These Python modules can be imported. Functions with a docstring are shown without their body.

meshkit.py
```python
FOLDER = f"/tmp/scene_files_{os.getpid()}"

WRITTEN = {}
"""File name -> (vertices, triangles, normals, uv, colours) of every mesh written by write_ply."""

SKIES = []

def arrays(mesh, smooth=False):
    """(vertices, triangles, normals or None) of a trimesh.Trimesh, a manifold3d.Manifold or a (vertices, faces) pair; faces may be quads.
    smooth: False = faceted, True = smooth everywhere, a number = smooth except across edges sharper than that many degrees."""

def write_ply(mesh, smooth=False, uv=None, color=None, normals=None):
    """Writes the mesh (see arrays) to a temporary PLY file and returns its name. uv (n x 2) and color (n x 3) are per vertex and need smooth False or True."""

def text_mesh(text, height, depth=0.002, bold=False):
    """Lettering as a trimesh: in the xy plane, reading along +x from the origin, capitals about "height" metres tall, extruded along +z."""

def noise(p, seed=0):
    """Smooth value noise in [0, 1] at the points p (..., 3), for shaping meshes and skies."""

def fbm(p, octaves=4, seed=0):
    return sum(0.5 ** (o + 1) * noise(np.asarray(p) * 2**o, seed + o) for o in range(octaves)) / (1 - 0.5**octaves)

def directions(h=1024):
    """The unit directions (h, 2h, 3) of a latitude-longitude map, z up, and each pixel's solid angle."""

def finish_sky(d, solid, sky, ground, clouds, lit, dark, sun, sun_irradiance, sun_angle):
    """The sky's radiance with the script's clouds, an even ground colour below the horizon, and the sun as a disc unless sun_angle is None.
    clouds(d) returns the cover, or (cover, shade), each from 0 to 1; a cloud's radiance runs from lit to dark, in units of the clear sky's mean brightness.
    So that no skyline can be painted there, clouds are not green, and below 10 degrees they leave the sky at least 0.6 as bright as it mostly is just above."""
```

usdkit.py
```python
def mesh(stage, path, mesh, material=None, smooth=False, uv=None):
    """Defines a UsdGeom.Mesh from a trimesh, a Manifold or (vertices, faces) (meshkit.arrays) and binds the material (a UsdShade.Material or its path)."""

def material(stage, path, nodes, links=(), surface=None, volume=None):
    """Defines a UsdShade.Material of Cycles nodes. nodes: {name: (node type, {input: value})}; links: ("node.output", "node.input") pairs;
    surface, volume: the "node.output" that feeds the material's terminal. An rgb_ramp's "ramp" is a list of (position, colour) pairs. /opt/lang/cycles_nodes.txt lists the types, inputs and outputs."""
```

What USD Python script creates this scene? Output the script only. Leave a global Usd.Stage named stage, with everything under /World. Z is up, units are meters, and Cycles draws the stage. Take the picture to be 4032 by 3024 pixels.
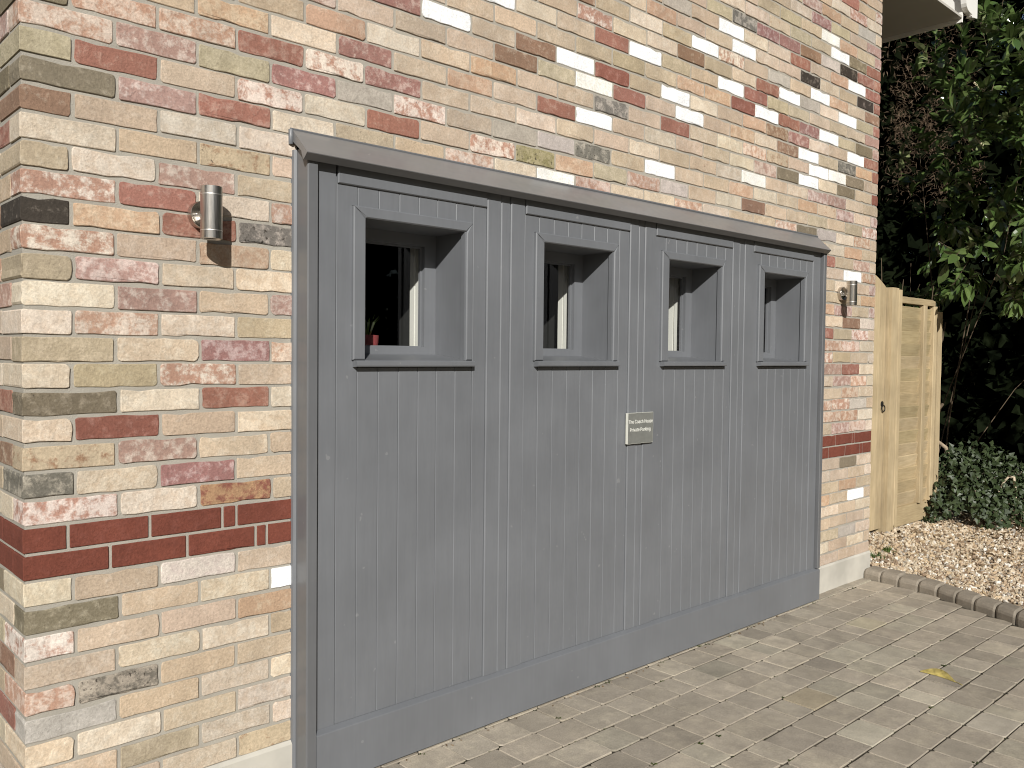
import math, random
import numpy as np
import trimesh
import shapely.geometry as sg
from pxr import Usd, UsdGeom, UsdLux, UsdShade, Gf, Sdf, Vt
import usdkit, meshkit

random.seed(7); rng = np.random.default_rng(7)
stage = Usd.Stage.CreateInMemory()
UsdGeom.SetStageUpAxis(stage, 'Z'); UsdGeom.SetStageMetersPerUnit(stage, 1.0)
UsdGeom.Xform.Define(stage, '/World')

# ------------------------------------------------------------------ camera, sky, sun, exposure
CAM = np.array([-0.61843, -2.59804, 0.63614])
CR, CU, CF = np.array([.731908, -.681315, .011004]), np.array([.015469, .032758, .999344]), np.array([.681228, .731257, -.034515])
cam = UsdGeom.Camera.Define(stage, '/World/camera')
cam.CreateHorizontalApertureAttr(36.0); cam.CreateVerticalApertureAttr(27.0)
cam.CreateFocalLengthAttr(30.279); cam.CreateClippingRangeAttr(Gf.Vec2f(.05, 500))
cam.CreateExposureAttr(.12)
cam.AddTransformOp().Set(Gf.Matrix4d(*[float(x) for r in ((*CR, 0), (*CU, 0), (*-CF, 0), (*CAM, 1)) for x in r]))

TO_SUN = np.array([-.77, -1.0, .684]); TO_SUN /= np.linalg.norm(TO_SUN)
SUN_EL = math.asin(TO_SUN[2]); SUN_ROT = math.atan2(TO_SUN[0], TO_SUN[1])
dome = UsdLux.DomeLight.Define(stage, '/World/sky')
skym = usdkit.material(stage, '/World/Looks/sky_look', {
    'sky': ('sky_texture', {'sky_type': 'single_scattering', 'sun_disc': False, 'sun_elevation': SUN_EL, 'sun_rotation': SUN_ROT, 'altitude': 50.0, 'aerosol_density': 1.0}),
    'bg': ('background_shader', {'strength': .05})}, [('sky.color', 'bg.color')], surface='bg.background')
UsdShade.MaterialBindingAPI.Apply(dome.GetPrim()).Bind(skym)
dome.GetPrim().SetCustomDataByKey('kind', 'structure')
sun = UsdLux.DistantLight.Define(stage, '/World/sun')
sun.CreateIntensityAttr(1.25); sun.CreateAngleAttr(.5); sun.CreateNormalizeAttr(True); sun.CreateColorAttr(Gf.Vec3f(1.0, .97, .915))
zx = TO_SUN; xx = np.cross([0, 0, 1], zx); xx /= np.linalg.norm(xx); yx = np.cross(zx, xx)
sun.AddTransformOp().Set(Gf.Matrix4d(*[float(v) for r in ((*xx, 0), (*yx, 0), (*zx, 0), (0, 0, 0, 1)) for v in r]))

# ------------------------------------------------------------------ helpers
used = {}
def fresh(name, parent):
    k = (parent, name); n = used.get(k, 0); used[k] = n + 1
    return f'{parent}/{name}' if n == 0 else f'{parent}/{name}_{n:03d}'

def tag(p, label=None, cat=None, group=None, kind=None):
    p = p.GetPrim() if hasattr(p, 'GetPrim') else p
    for k, v in (('label', label), ('category', cat), ('group', group), ('kind', kind)):
        if v: p.SetCustomDataByKey(k, v)
    return p

def path_of(parent): return '/World' if parent is None else str(parent.GetPath())

def thing(name, loc=(0, 0, 0), label=None, cat=None, group=None, parent=None):
    x = UsdGeom.Xform.Define(stage, fresh(name, path_of(parent)))
    if tuple(loc) != (0, 0, 0): x.AddTranslateOp().Set(Gf.Vec3d(*map(float, loc)))
    tag(x, label, cat, group)
    return x.GetPrim()

def obj(name, mesh, mat, parent=None, smooth=False, label=None, kind=None, pv=None, off=None):
    """mesh: trimesh, (v,f) or MB. off: subtracted from the vertices (the parent thing's base)."""
    if isinstance(mesh, MB): mesh = mesh.get()
    if hasattr(mesh, 'vertices'): mesh = (np.array(mesh.vertices), np.array(mesh.faces))
    v, f = mesh
    v = np.asarray(v, float)
    if off is not None: v = v - np.asarray(off)
    m = usdkit.mesh(stage, fresh(name, path_of(parent)), (v, f), mat, smooth=smooth)
    if pv:
        api = UsdGeom.PrimvarsAPI(m)
        for k, val in pv.items():
            val = np.asarray(val, np.float32)
            if val.ndim == 1: val = np.tile(val, (len(v), 1))
            api.CreatePrimvar(k, Sdf.ValueTypeNames.Color3fArray, 'vertex').Set(Vt.Vec3fArray.FromNumpy(np.ascontiguousarray(val)))
    tag(m, label, None, None, kind)
    return m.GetPrim()

class MB:
    def __init__(s): s.v, s.f, s.n = [], [], 0
    def add(s, v, f):
        v, f = np.asarray(v, float), np.asarray(f, int)
        if f.shape[1] == 4: f = np.vstack([f[:, [0, 1, 2]], f[:, [0, 2, 3]]])
        s.v.append(v); s.f.append(f + s.n); s.n += len(v); return s
    def box(s, x0, x1, y0, y1, z0, z1):
        v = [(x, y, z) for x in (x0, x1) for y in (y0, y1) for z in (z0, z1)]
        return s.add(v, [(0, 1, 3, 2), (4, 6, 7, 5), (0, 4, 5, 1), (2, 3, 7, 6), (0, 2, 6, 4), (1, 5, 7, 3)])
    def prism(s, poly, axis, a, b, holes=()):
        """poly in the other two axes (order xy / xz / yz), extruded along axis from a to b"""
        p = sg.Polygon(poly, holes); p = sg.polygon.orient(p)
        m = trimesh.creation.extrude_polygon(p, abs(b - a)); v = np.array(m.vertices); lo = min(a, b)
        o = np.zeros_like(v)
        if axis == 2: o[:, 0], o[:, 1], o[:, 2] = v[:, 0], v[:, 1], v[:, 2] + lo; f = np.array(m.faces)
        if axis == 1: o[:, 0], o[:, 2], o[:, 1] = v[:, 0], v[:, 1], v[:, 2] + lo; f = np.array(m.faces)[:, ::-1]
        if axis == 0: o[:, 1], o[:, 2], o[:, 0] = v[:, 0], v[:, 1], v[:, 2] + lo; f = np.array(m.faces)
        return s.add(o, f)
    def tri(s, m): return s.add(np.array(m.vertices), np.array(m.faces))
    def tube(s, pts, rad, n=6):
        pts = np.asarray(pts, float); rad = np.broadcast_to(rad, len(pts)); rings = []
        for i, p in enumerate(pts):
            t = pts[min(i + 1, len(pts) - 1)] - pts[max(i - 1, 0)]; t /= np.linalg.norm(t)
            u = np.cross(t, [0, 0, 1.0] if abs(t[2]) < .9 else [1.0, 0, 0]); u /= np.linalg.norm(u); w = np.cross(t, u)
            a = np.arange(n) * 2 * np.pi / n
            rings.append(p + rad[i] * (np.cos(a)[:, None] * u + np.sin(a)[:, None] * w))
        v = np.vstack(rings + [pts[:1], pts[-1:]]); f = []; L = len(pts)
        for i in range(L - 1):
            for j in range(n):
                a, b = i * n + j, i * n + (j + 1) % n
                f += [(a, b, b + n), (a, b + n, a + n)]
        for j in range(n):
            f += [(L * n, (j + 1) % n, j), (L * n + 1, (L - 1) * n + j, (L - 1) * n + (j + 1) % n)]
        return s.add(v, f)
    def lathe(s, prof, n=32, at=(0, 0, 0), axis=2):
        """prof: (radius, height)"""
        prof = np.asarray(prof, float); a = np.arange(n) * 2 * np.pi / n; rings = []
        for r, h in prof: rings.append(np.stack([r * np.cos(a), r * np.sin(a), np.full(n, h)], 1))
        v = np.vstack(rings); f = []
        for i in range(len(prof) - 1):
            for j in range(n):
                p, q = i * n + j, i * n + (j + 1) % n
                f += [(p, q, q + n), (p, q + n, p + n)]
        if axis == 1: v = np.stack([v[:, 0], -v[:, 2], v[:, 1]], 1)      # height h grows towards -y
        return s.add(v + np.asarray(at), f)
    def get(s): return np.vstack(s.v), np.vstack(s.f)

def chbox(x0, x1, yb, yf, z0, z1, c, cx=True, cz=False):
    """A board facing -y (front face at yf<yb) whose front edges are chamfered by c."""
    ax, az = (c if cx else 0), (c if cz else 0)
    v = [(x0, yb, z0), (x1, yb, z0), (x1, yb, z1), (x0, yb, z1)]
    v += [(x0, yf + c, z0), (x1, yf + c, z0), (x1, yf + c, z1), (x0, yf + c, z1)]
    v += [(x0 + ax, yf, z0 + az), (x1 - ax, yf, z0 + az), (x1 - ax, yf, z1 - az), (x0 + ax, yf, z1 - az)]
    f = [(0, 3, 2, 1), (8, 9, 10, 11)]
    for o in (0, 4):
        for i in range(4):
            j = (i + 1) % 4; f.append((o + i, o + j, o + j + 4, o + i + 4))
    v, f = np.array(v, float), np.array(f)
    return v, np.vstack([f[:, [0, 1, 2]], f[:, [0, 2, 3]]])

def mat(name, nodes, links, surface='p.BSDF'): return usdkit.material(stage, f'/World/Looks/{name}', nodes, links, surface=surface)
PB = 'principled_bsdf'
def noise(scale, detail=4, rough=.55): return ('noise_texture', {'scale': float(scale), 'detail': float(detail), 'roughness': float(rough)})
def mr(a, b, c, d, smooth=False): return ('map_range', {'range_type': 'smoothstep' if smooth else 'linear', 'from_min': float(a), 'from_max': float(b), 'to_min': float(c), 'to_max': float(d), 'clamp': True})

def simple(name, col, rough=.6, nscale=12., namt=.12, bump=.0, bscale=60., spec=.5, stretch=(1, 1, 1), dist=.002, **kw):
    n = {'g': ('texture_coordinate', {}), 'geo': ('geometry', {}), 'mp': ('mapping', {'scale': stretch}), 'n': noise(nscale), 'r': mr(.3, .7, 1 - namt, 1 + namt),
         'c': ('mix_color', {'blend_type': 'multiply', 'fac': 1.0, 'a': col, 'use_clamp': False}), 'p': (PB, {'roughness': rough, 'specular_ior_level': spec, **kw})}
    l = [('geo.position', 'mp.vector'), ('mp.vector', 'n.vector'), ('n.fac', 'r.value'), ('r.result', 'c.b'), ('c.result', 'p.base_color')]
    if bump:
        n['bn'] = noise(bscale, 5, .6); n['b'] = ('bump', {'strength': bump, 'distance': dist})
        l += [('mp.vector', 'bn.vector'), ('bn.fac', 'b.height'), ('b.normal', 'p.normal')]
    del n['g']
    return mat(name, n, l)

# ------------------------------------------------------------------ materials
def masonry(name, fine=140., blotch=30., rough=.9, bumpd=.0022, soft=.085):
    """One look for bricks or pavers: tone and wash colours, how much wash, and a seed come from each piece."""
    n = {'geo': ('geometry', {}), 'tone': ('attribute', {'attribute': 'tone'}), 'wash': ('attribute', {'attribute': 'wash'}), 'knob': ('attribute', {'attribute': 'knob'}), 'seed': ('attribute', {'attribute': 'seed'}),
         'pos': ('vector_math', {'math_type': 'add'}), 'k': ('separate_xyz', {}),
         'n1': noise(blotch, 6, .72), 'lo': ('math', {'math_type': 'subtract', 'value2': soft}), 'hi': ('math', {'math_type': 'add', 'value2': soft + .02}),
         'w': ('map_range', {'range_type': 'smoothstep', 'to_min': 0.0, 'to_max': 1.0}), 'mx': ('mix_color', {'blend_type': 'mix'}),
         'n2': noise(7, 3, .5), 'r2': mr(.3, .7, .88, 1.12), 'm2': ('mix_color', {'blend_type': 'multiply', 'fac': 1.0, 'use_clamp': False}),
         'n3': noise(fine, 4, .7), 'r3': mr(.25, .75, .74, 1.26), 'm3': ('mix_color', {'blend_type': 'multiply', 'fac': 1.0, 'use_clamp': False}),
         'st': ('mapping', {'scale': (30., 30., 3.0)}), 'n5': noise(1.0, 3, .5), 'r5': mr(.35, .65, .965, 1.03), 'm5': ('mix_color', {'blend_type': 'multiply', 'fac': 1.0, 'use_clamp': False}),
         'n4': noise(75, 3, .6), 'pt': ('map_range', {'range_type': 'smoothstep', 'to_min': 0.0, 'to_max': .85}), 'pl': ('math', {'math_type': 'add', 'value2': .09}),
         'm4': ('mix_color', {'blend_type': 'mix', 'b': (.035, .028, .022)}),
         'hb': ('math', {'math_type': 'multiply_add', 'value2': .45}), 'b': ('bump', {'strength': 1.0, 'distance': bumpd}), 'p': (PB, {'roughness': rough, 'specular_ior_level': .25})}
    l = [('geo.position', 'pos.vector1'), ('seed.vector', 'pos.vector2'), ('knob.vector', 'k.vector')]
    l += [('pos.vector', f'{x}.vector') for x in ('n1', 'n2', 'n3', 'n4', 'st')]
    l += [('k.x', 'lo.value1'), ('k.x', 'hi.value1'), ('n1.fac', 'w.value'), ('lo.value', 'w.from_min'), ('hi.value', 'w.from_max'), ('w.result', 'mx.fac'), ('tone.color', 'mx.a'), ('wash.color', 'mx.b'),
          ('n2.fac', 'r2.value'), ('mx.result', 'm2.a'), ('r2.result', 'm2.b'), ('n3.fac', 'r3.value'), ('m2.result', 'm3.a'), ('r3.result', 'm3.b'),
          ('st.vector', 'n5.vector'), ('n5.fac', 'r5.value'), ('m3.result', 'm5.a'), ('r5.result', 'm5.b'),
          ('n4.fac', 'pt.value'), ('k.y', 'pt.from_min'), ('k.y', 'pl.value1'), ('pl.value', 'pt.from_max'), ('pt.result', 'm4.fac'), ('m5.result', 'm4.a'), ('m4.result', 'p.base_color'),
          ('n3.fac', 'hb.value1'), ('n1.fac', 'hb.value3'), ('hb.value', 'b.height'), ('b.normal', 'p.normal')]
    return mat(name, n, l)
M_BRICK = masonry('brick_look', bumpd=.0042)
M_PAVER = masonry('paver_look', fine=190., blotch=13., rough=.93, bumpd=.0026, soft=.14)
M_MORTAR = simple('mortar_look', (.345, .322, .278), .95, 9, .10, .7, 220, .2, dist=.003)
M_PLINTH = simple('concrete_look', (.45, .43, .38), .8, 5, .14, .25, 120, .3)

def paint(name, col, rough=.42, stretch=(1, 1, .08), bump=.2):
    n = {'geo': ('geometry', {}), 'mp': ('mapping', {'scale': stretch}), 'n': noise(70, 4, .6), 'n2': noise(3.5, 3), 'r': mr(.3, .7, .97, 1.03), 'r2': mr(.3, .7, .93, 1.06),
         'm1': ('mix_color', {'blend_type': 'multiply', 'fac': 1.0, 'a': col}), 'm2': ('mix_color', {'blend_type': 'multiply', 'fac': 1.0}),
         'fl': noise(24, 2, .5), 'fr': mr(.745, .77, 0, .30), 'm3': ('mix_color', {'blend_type': 'mix', 'b': (.30, .30, .30)}),
         'rr': mr(.3, .7, rough - .06, rough + .08), 'b': ('bump', {'strength': bump, 'distance': .002}), 'p': (PB, {'specular_ior_level': .45})}
    l = [('geo.position', 'mp.vector'), ('mp.vector', 'n.vector'), ('geo.position', 'n2.vector'), ('n.fac', 'r.value'), ('n2.fac', 'r2.value'), ('r.result', 'm1.b'), ('m1.result', 'm2.a'), ('r2.result', 'm2.b'),
         ('geo.position', 'fl.vector'), ('fl.fac', 'fr.value'), ('fr.result', 'm3.fac'), ('m2.result', 'm3.a'), ('m3.result', 'p.base_color'), ('n2.fac', 'rr.value'), ('rr.result', 'p.roughness'), ('n.fac', 'b.height'), ('b.normal', 'p.normal')]
    return mat(name, n, l)
M_GREY = paint('grey_paint_look', (.143, .1495, .1605))
M_FRAME = paint('frame_paint_look', (.122, .125, .131), .36)
M_HOOD = paint('hood_paint_look', (.160, .160, .163), .30, (.08, 1, 1))
M_WHITE = simple('white_paint_look', (.78, .77, .73), .4, 5, .03)
M_SOFFIT = simple('soffit_look', (.47, .445, .405), .5, 5, .05)
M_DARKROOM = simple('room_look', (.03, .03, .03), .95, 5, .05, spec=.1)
M_STEEL = mat('steel_look', {'geo': ('geometry', {}), 'mp': ('mapping', {'scale': (1., 1., .02)}), 'n': noise(900, 2), 'r': mr(.3, .7, .24, .36), 'p': (PB, {'metallic': 1.0, 'base_color': (.56, .53, .49), 'anisotropic': .6})},
              [('geo.position', 'mp.vector'), ('mp.vector', 'n.vector'), ('n.fac', 'r.value'), ('r.result', 'p.roughness')])
M_STEELRING = simple('steel_ring_look', (.75, .73, .70), .5, 5, .02, metallic=1.0)
M_BLACKMETAL = simple('black_metal_look', (.012, .011, .010), .45, 30, .2)
M_GLASS = mat('pane_look', {'t': ('transparent_bsdf', {'color': (.97, .975, .965)}), 'g': ('glossy_bsdf', {'color': (1., 1., 1.), 'roughness': .01}), 'f': ('fresnel', {'IOR': 1.5}), 'geo': ('geometry', {}), 'inv': ('math', {'math_type': 'subtract', 'value1': 1.0}), 'mu': ('math', {'math_type': 'multiply'}), 'm': ('mix_closure', {})},
              [('geo.backfacing', 'inv.value2'), ('inv.value', 'mu.value1'), ('f.fac', 'mu.value2'), ('mu.value', 'm.fac'), ('t.BSDF', 'm.closure1'), ('g.BSDF', 'm.closure2')], surface='m.closure')
M_SIGN = simple('sign_look', (.168, .171, .158), .25, 30, .10)
M_SIGNEDGE = simple('sign_edge_look', (.62, .62, .56), .3, 30, .05)
M_LETTER = simple('letter_look', (.70, .70, .65), .5, 30, .05)
def wood(name, col, dark, stretch, sc=9.):
    n = {'geo': ('geometry', {}), 'oi': ('object_info', {}), 'mp': ('mapping', {'scale': stretch}), 'n': noise(sc, 5, .6), 'n2': noise(4, 3), 'r': ('rgb_ramp', {'ramp': [(.25, dark), (.55, col), (.8, tuple(min(1, c * 1.18) for c in col))]}),
         'r2': mr(.3, .7, .86, 1.12), 'm': ('mix_color', {'blend_type': 'multiply', 'fac': 1.0}), 'ro': mr(0, 1, .88, 1.1), 'm2': ('mix_color', {'blend_type': 'multiply', 'fac': 1.0}),
         'b': ('bump', {'strength': .35, 'distance': .003}), 'p': (PB, {'roughness': .8, 'specular_ior_level': .2})}
    l = [('geo.position', 'mp.vector'), ('mp.vector', 'n.vector'), ('n.fac', 'r.fac'), ('geo.position', 'n2.vector'), ('n2.fac', 'r2.value'), ('r.color', 'm.a'), ('r2.result', 'm.b'), ('oi.random', 'ro.value'), ('m.result', 'm2.a'), ('ro.result', 'm2.b'),
         ('m2.result', 'p.base_color'), ('n.fac', 'b.height'), ('b.normal', 'p.normal')]
    return mat(name, n, l)
M_WOODV = wood('upright_timber_look', (.42, .335, .210), (.33, .255, .15), (12, 12, .6))
M_WOODH = wood('lap_board_look', (.38, .30, .18), (.30, .23, .13), (.7, 12, 12))
M_SLATS = [M_WOODH, wood('pale_lap_board_look', (.43, .345, .22), (.34, .265, .155), (.7, 12, 12)), wood('greenish_lap_board_look', (.345, .28, .165), (.27, .21, .115), (.7, 12, 12))]
def leafmat(name, col, col2, rough=.35, trans=.25, spec=.5):
    n = {'geo': ('geometry', {}), 'oi': ('object_info', {}), 'n': noise(2.3, 2), 'mx': ('mix_color', {'a': col, 'b': col2}), 'p': (PB, {'roughness': rough, 'specular_ior_level': spec}),
         't': ('translucent_bsdf', {}), 'ms': ('mix_closure', {'fac': trans})}
    l = [('oi.random', 'mx.fac'), ('mx.result', 'p.base_color'), ('mx.result', 't.color'), ('p.BSDF', 'ms.closure1'), ('t.BSDF', 'ms.closure2')]
    return mat(name, n, l, surface='ms.closure')
M_LAUREL = leafmat('laurel_leaf_look', (.055, .098, .026), (.135, .19, .060), .18, .20, .9)
M_LAUREL2 = leafmat('laurel_pale_leaf_look', (.20, .24, .10), (.25, .28, .13), .22, .2, .9)
M_IVY = leafmat('ivy_leaf_look', (.020, .034, .011), (.052, .074, .030), .5, .08)
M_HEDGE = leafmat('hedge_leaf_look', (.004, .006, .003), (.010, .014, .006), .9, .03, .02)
M_BROWNTWIG = leafmat('dead_twig_look', (.075, .05, .03), (.14, .10, .065), .8, .0, .2)
M_LITTER = leafmat('litter_look', (.10, .065, .035), (.26, .19, .12), .8, .05, .2)
M_MOSS = leafmat('moss_look', (.025, .035, .010), (.06, .075, .02), .8, .1, .2)
M_BARK = simple('bark_look', (.10, .075, .05), .9, 30, .35, .8, 60, .2, (1, 1, .3))
M_PALEBARK = simple('pale_branch_look', (.55, .46, .34), .8, 20, .25, .5, 50, .2)
M_PETAL = simple('blossom_look', (.70, .62, .42), .8, 60, .15)
M_YLEAF = simple('yellow_leaf_look', (.33, .265, .085), .5, 40, .5)
M_EARTH = simple('earth_look', (.085, .065, .045), .95, 12, .4, .8, 40, .2)
M_GRAVELBED = simple('gravel_bed_look', (.36, .29, .21), .95, 70, .35, .8, 90, .2, dist=.01)
M_SAND = mat('joint_sand_look', {'geo': ('geometry', {}), 'n': noise(2.2, 4, .6), 'n2': noise(40, 3, .6), 'ad': ('math', {'math_type': 'multiply_add', 'value2': .35}), 'r': ('rgb_ramp', {'ramp': [(.55, (.030, .026, .019)), (.78, (.085, .074, .056)), (.98, (.20, .175, .135))]}), 'p': (PB, {'roughness': .95, 'specular_ior_level': .2})},
             [('geo.position', 'n.vector'), ('geo.position', 'n2.vector'), ('n2.fac', 'ad.value1'), ('n.fac', 'ad.value3'), ('ad.value', 'r.fac'), ('r.color', 'p.base_color')])
M_GROUND = simple('lawn_look', (.05, .055, .025), .95, 1.5, .3)
STONES = [simple(f'stone_{w}_look', c, .75, 60, .15) for w, c in (('cream', (.50, .42, .31)), ('tan', (.40, .30, .20)), ('white', (.66, .62, .55)), ('brown', (.22, .155, .10)), ('grey', (.28, .25, .21)), ('honey', (.46, .35, .22)))]

# ------------------------------------------------------------------ the brick house
GZ = -.84                    # driveway level (z = 0 is the foot of the red brick band)
P, X1, W, K = .240, .2424, 5.128, .075
DX0, DX1, DTOP = .815, 4.292, 1.352      # hole in the brickwork for the garage door
ROWS = {k - 9: r for k, r in enumerate("""..cm...................
bvkk...................
kcbk................Gk.
Gbck.................c.
qxbb...............k.k.
bkky................w..
hbbo...................
gbkw..............k..c.
cbKb...............bgk.
.......................
.......................
hktb..............bpqc.
xkPb...............qqc.
mpkb..............qhG..
kRbk...............bqk.
gcrc..............kpqc.
cyhb...............prc.
vkPq..............hy...
cqky...............qqc.
cpbp..............r.h..
vpbk................nK.
hbok...............p.p.
dorx...................
hrcq.................p.
ykpb................wq.
cbmb..............r.p..
nbck...................
gprcm.qcWqccqc..qgGcq..
vrbhcrbhM..qG..n..v..h.
qpvPGhbGGx.w.....omp.p.
gqqrhPb......mkW.kpp...
..ocPbo.rw.....pgw.g.R.
...boc.o..x.r..qm.wWg..
...pbbbn.Wr.w..knw.x.r.
.....Pw.nwR.w...nP..wr.
............ooRwrPwvgp.
.......w..rwv.wr.v.v.p.
.........hkknykrwG.wvr.
.........n.cywh.G.wo.n.
...........o.kwk.dk.dr.
............G.wkkr.owr.
.............vxPPnGdrr.
..............kkmvvwgr.
...............v..Wo.p.
..................P..p.
.................po.Gk.
...................chk.
...................r.h.""".split('\n'))}
# class -> base colour, wash colour, wash threshold (lower = more wash), pit threshold (lower = more pits)
KIND = {'b': ((.475, .372, .268), (.525, .43, .325), .55, .74), 'c': ((.565, .468, .352), (.62, .535, .42), .52, .75), 'y': ((.425, .338, .222), (.47, .39, .27), .56, .80), 'v': ((.40, .335, .228), (.48, .405, .285), .54, .74),
        'k': ((.53, .425, .315), (.60, .51, .40), .50, .76), 'K': ((.60, .50, .43), (.66, .57, .48), .5, .82), 'o': ((.46, .305, .20), (.54, .405, .285), .53, .76), 'q': ((.43, .265, .185), (.60, .485, .39), .495, .74),
        'r': ((.300, .138, .100), (.40, .24, .185), .55, .72), 'R': ((.225, .092, .066), (.31, .155, .12), .56, .74), 'P': ((.285, .150, .128), (.47, .34, .30), .54, .74), 'p': ((.36, .232, .188), (.54, .435, .37), .52, .75),
        'h': ((.40, .235, .17), (.66, .57, .48), .49, .73), 'm': ((.50, .40, .28), (.30, .17, .10), .60, .66), 'n': ((.26, .16, .105), (.42, .32, .235), .58, .72), 't': ((.42, .25, .14), (.26, .10, .07), .55, .8),
        'w': ((.86, .86, .84), (.88, .88, .86), .5, .90), 'W': ((.80, .77, .68), (.82, .80, .74), .5, .80), 'g': ((.20, .165, .11), (.33, .28, .20), .58, .68), 'x': ((.17, .155, .13), (.40, .355, .295), .51, .60),
        'd': ((.050, .040, .032), (.20, .165, .135), .60, .70), 'G': ((.42, .375, .32), (.48, .43, .37), .52, .76), 'M': ((.27, .24, .11), (.40, .35, .20), .50, .60), 'B': ((.165, .050, .032), (.185, .060, .041), .55, .88)}

def brick(a0, a1, b0, b1, face, proud, depth, irr=1.0, n_side=2, seed=0):
    """An old brick: rough outline, worn arrises. face 'front' lies in xz facing -y, 'left' in yz facing -x."""
    r = random.Random(seed)
    j = lambda s: r.uniform(-s, s) * irr
    rad = r.uniform(.0015, .0065) * irr + .001
    c = []
    for cx, cz, sx, sz in ((a0, b0, 1, 1), (a1, b0, -1, 1), (a1, b1, -1, -1), (a0, b1, 1, -1)):
        rr = max(.001, rad * r.uniform(.5, 1.7))
        e1, e2 = (cx, cz + sz * rr), (cx + sx * rr, cz)
        mid = (cx + sx * rr * .3, cz + sz * rr * .3)
        c += [e1, mid, e2] if sx * sz > 0 else [e2, mid, e1]
    out = []
    for i, p in enumerate(c):
        out.append((p[0] + j(.0012), p[1] + j(.0012)))
        if i % 3 == 2:
            q = c[(i + 1) % 12]; horizontal = abs(q[0] - p[0]) > abs(q[1] - p[1])
            ns = n_side if horizontal else 1
            for t in range(1, ns + 1):
                f = (t + j(.25)) / (ns + 1); chip = r.random() < .13 * irr
                x, z = p[0] + (q[0] - p[0]) * f, p[1] + (q[1] - p[1]) * f
                out.append((x, z + (j(.0018) if not chip else (.006 if z < (b0 + b1) / 2 else -.006) * r.uniform(.4, 1))) if horizontal else (x + j(.002), z))
    o = np.array(out); N = len(o); ctr = o.mean(0)
    ins = r.uniform(.0010, .0022)
    d = o - ctr; inner = o - np.sign(d) * np.minimum(np.abs(d) * .5, ins)
    tilt = np.array([j(.006), j(.012)])
    fr = -(proud) + (inner - ctr) @ tilt
    ring0 = np.column_stack([inner, fr]); ring1 = np.column_stack([o, fr + ins * .8]); ring2 = np.column_stack([o, np.full(N, depth)])
    v = np.vstack([ring0, ring1, ring2]); f = [(0, i, i + 1) for i in range(1, N - 1)]
    for s in (0, N):
        for i in range(N):
            k = (i + 1) % N; f += [(s + i, s + N + i, s + N + k), (s + i, s + N + k, s + k)]
    f = np.array(f)
    if face == 'front': return np.stack([v[:, 0], v[:, 2], v[:, 1]], 1), f
    return np.stack([v[:, 2], v[:, 0], v[:, 1]], 1), f[:, ::-1]

def project(p):
    d = np.asarray(p) - CAM; z = d @ CF
    return np.stack([2016 + 3391.25 * (d @ CR) / z, 1512 - 3391.25 * (d @ CU) / z], -1), z

def looks_of(c, r):
    t, w, thr, pit = KIND[c]
    t, w = np.array(t) * [.95, .96, .99], np.array(w) * [.95, .96, .99]
    g = r.uniform(.9, 1.1); hue = np.array([r.uniform(.97, 1.03), 1, r.uniform(.95, 1.05)])
    if c in 'wWB': g, hue = r.uniform(.97, 1.02), np.ones(3)
    return dict(tone=np.array(t) * g * hue, wash=np.array(w) * g * hue, knob=np.array([thr + r.uniform(-.05, .05), pit + r.uniform(-.03, .03), 0]), seed=np.array([r.uniform(0, 40), r.uniform(0, 40), r.uniform(0, 40)]))

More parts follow.
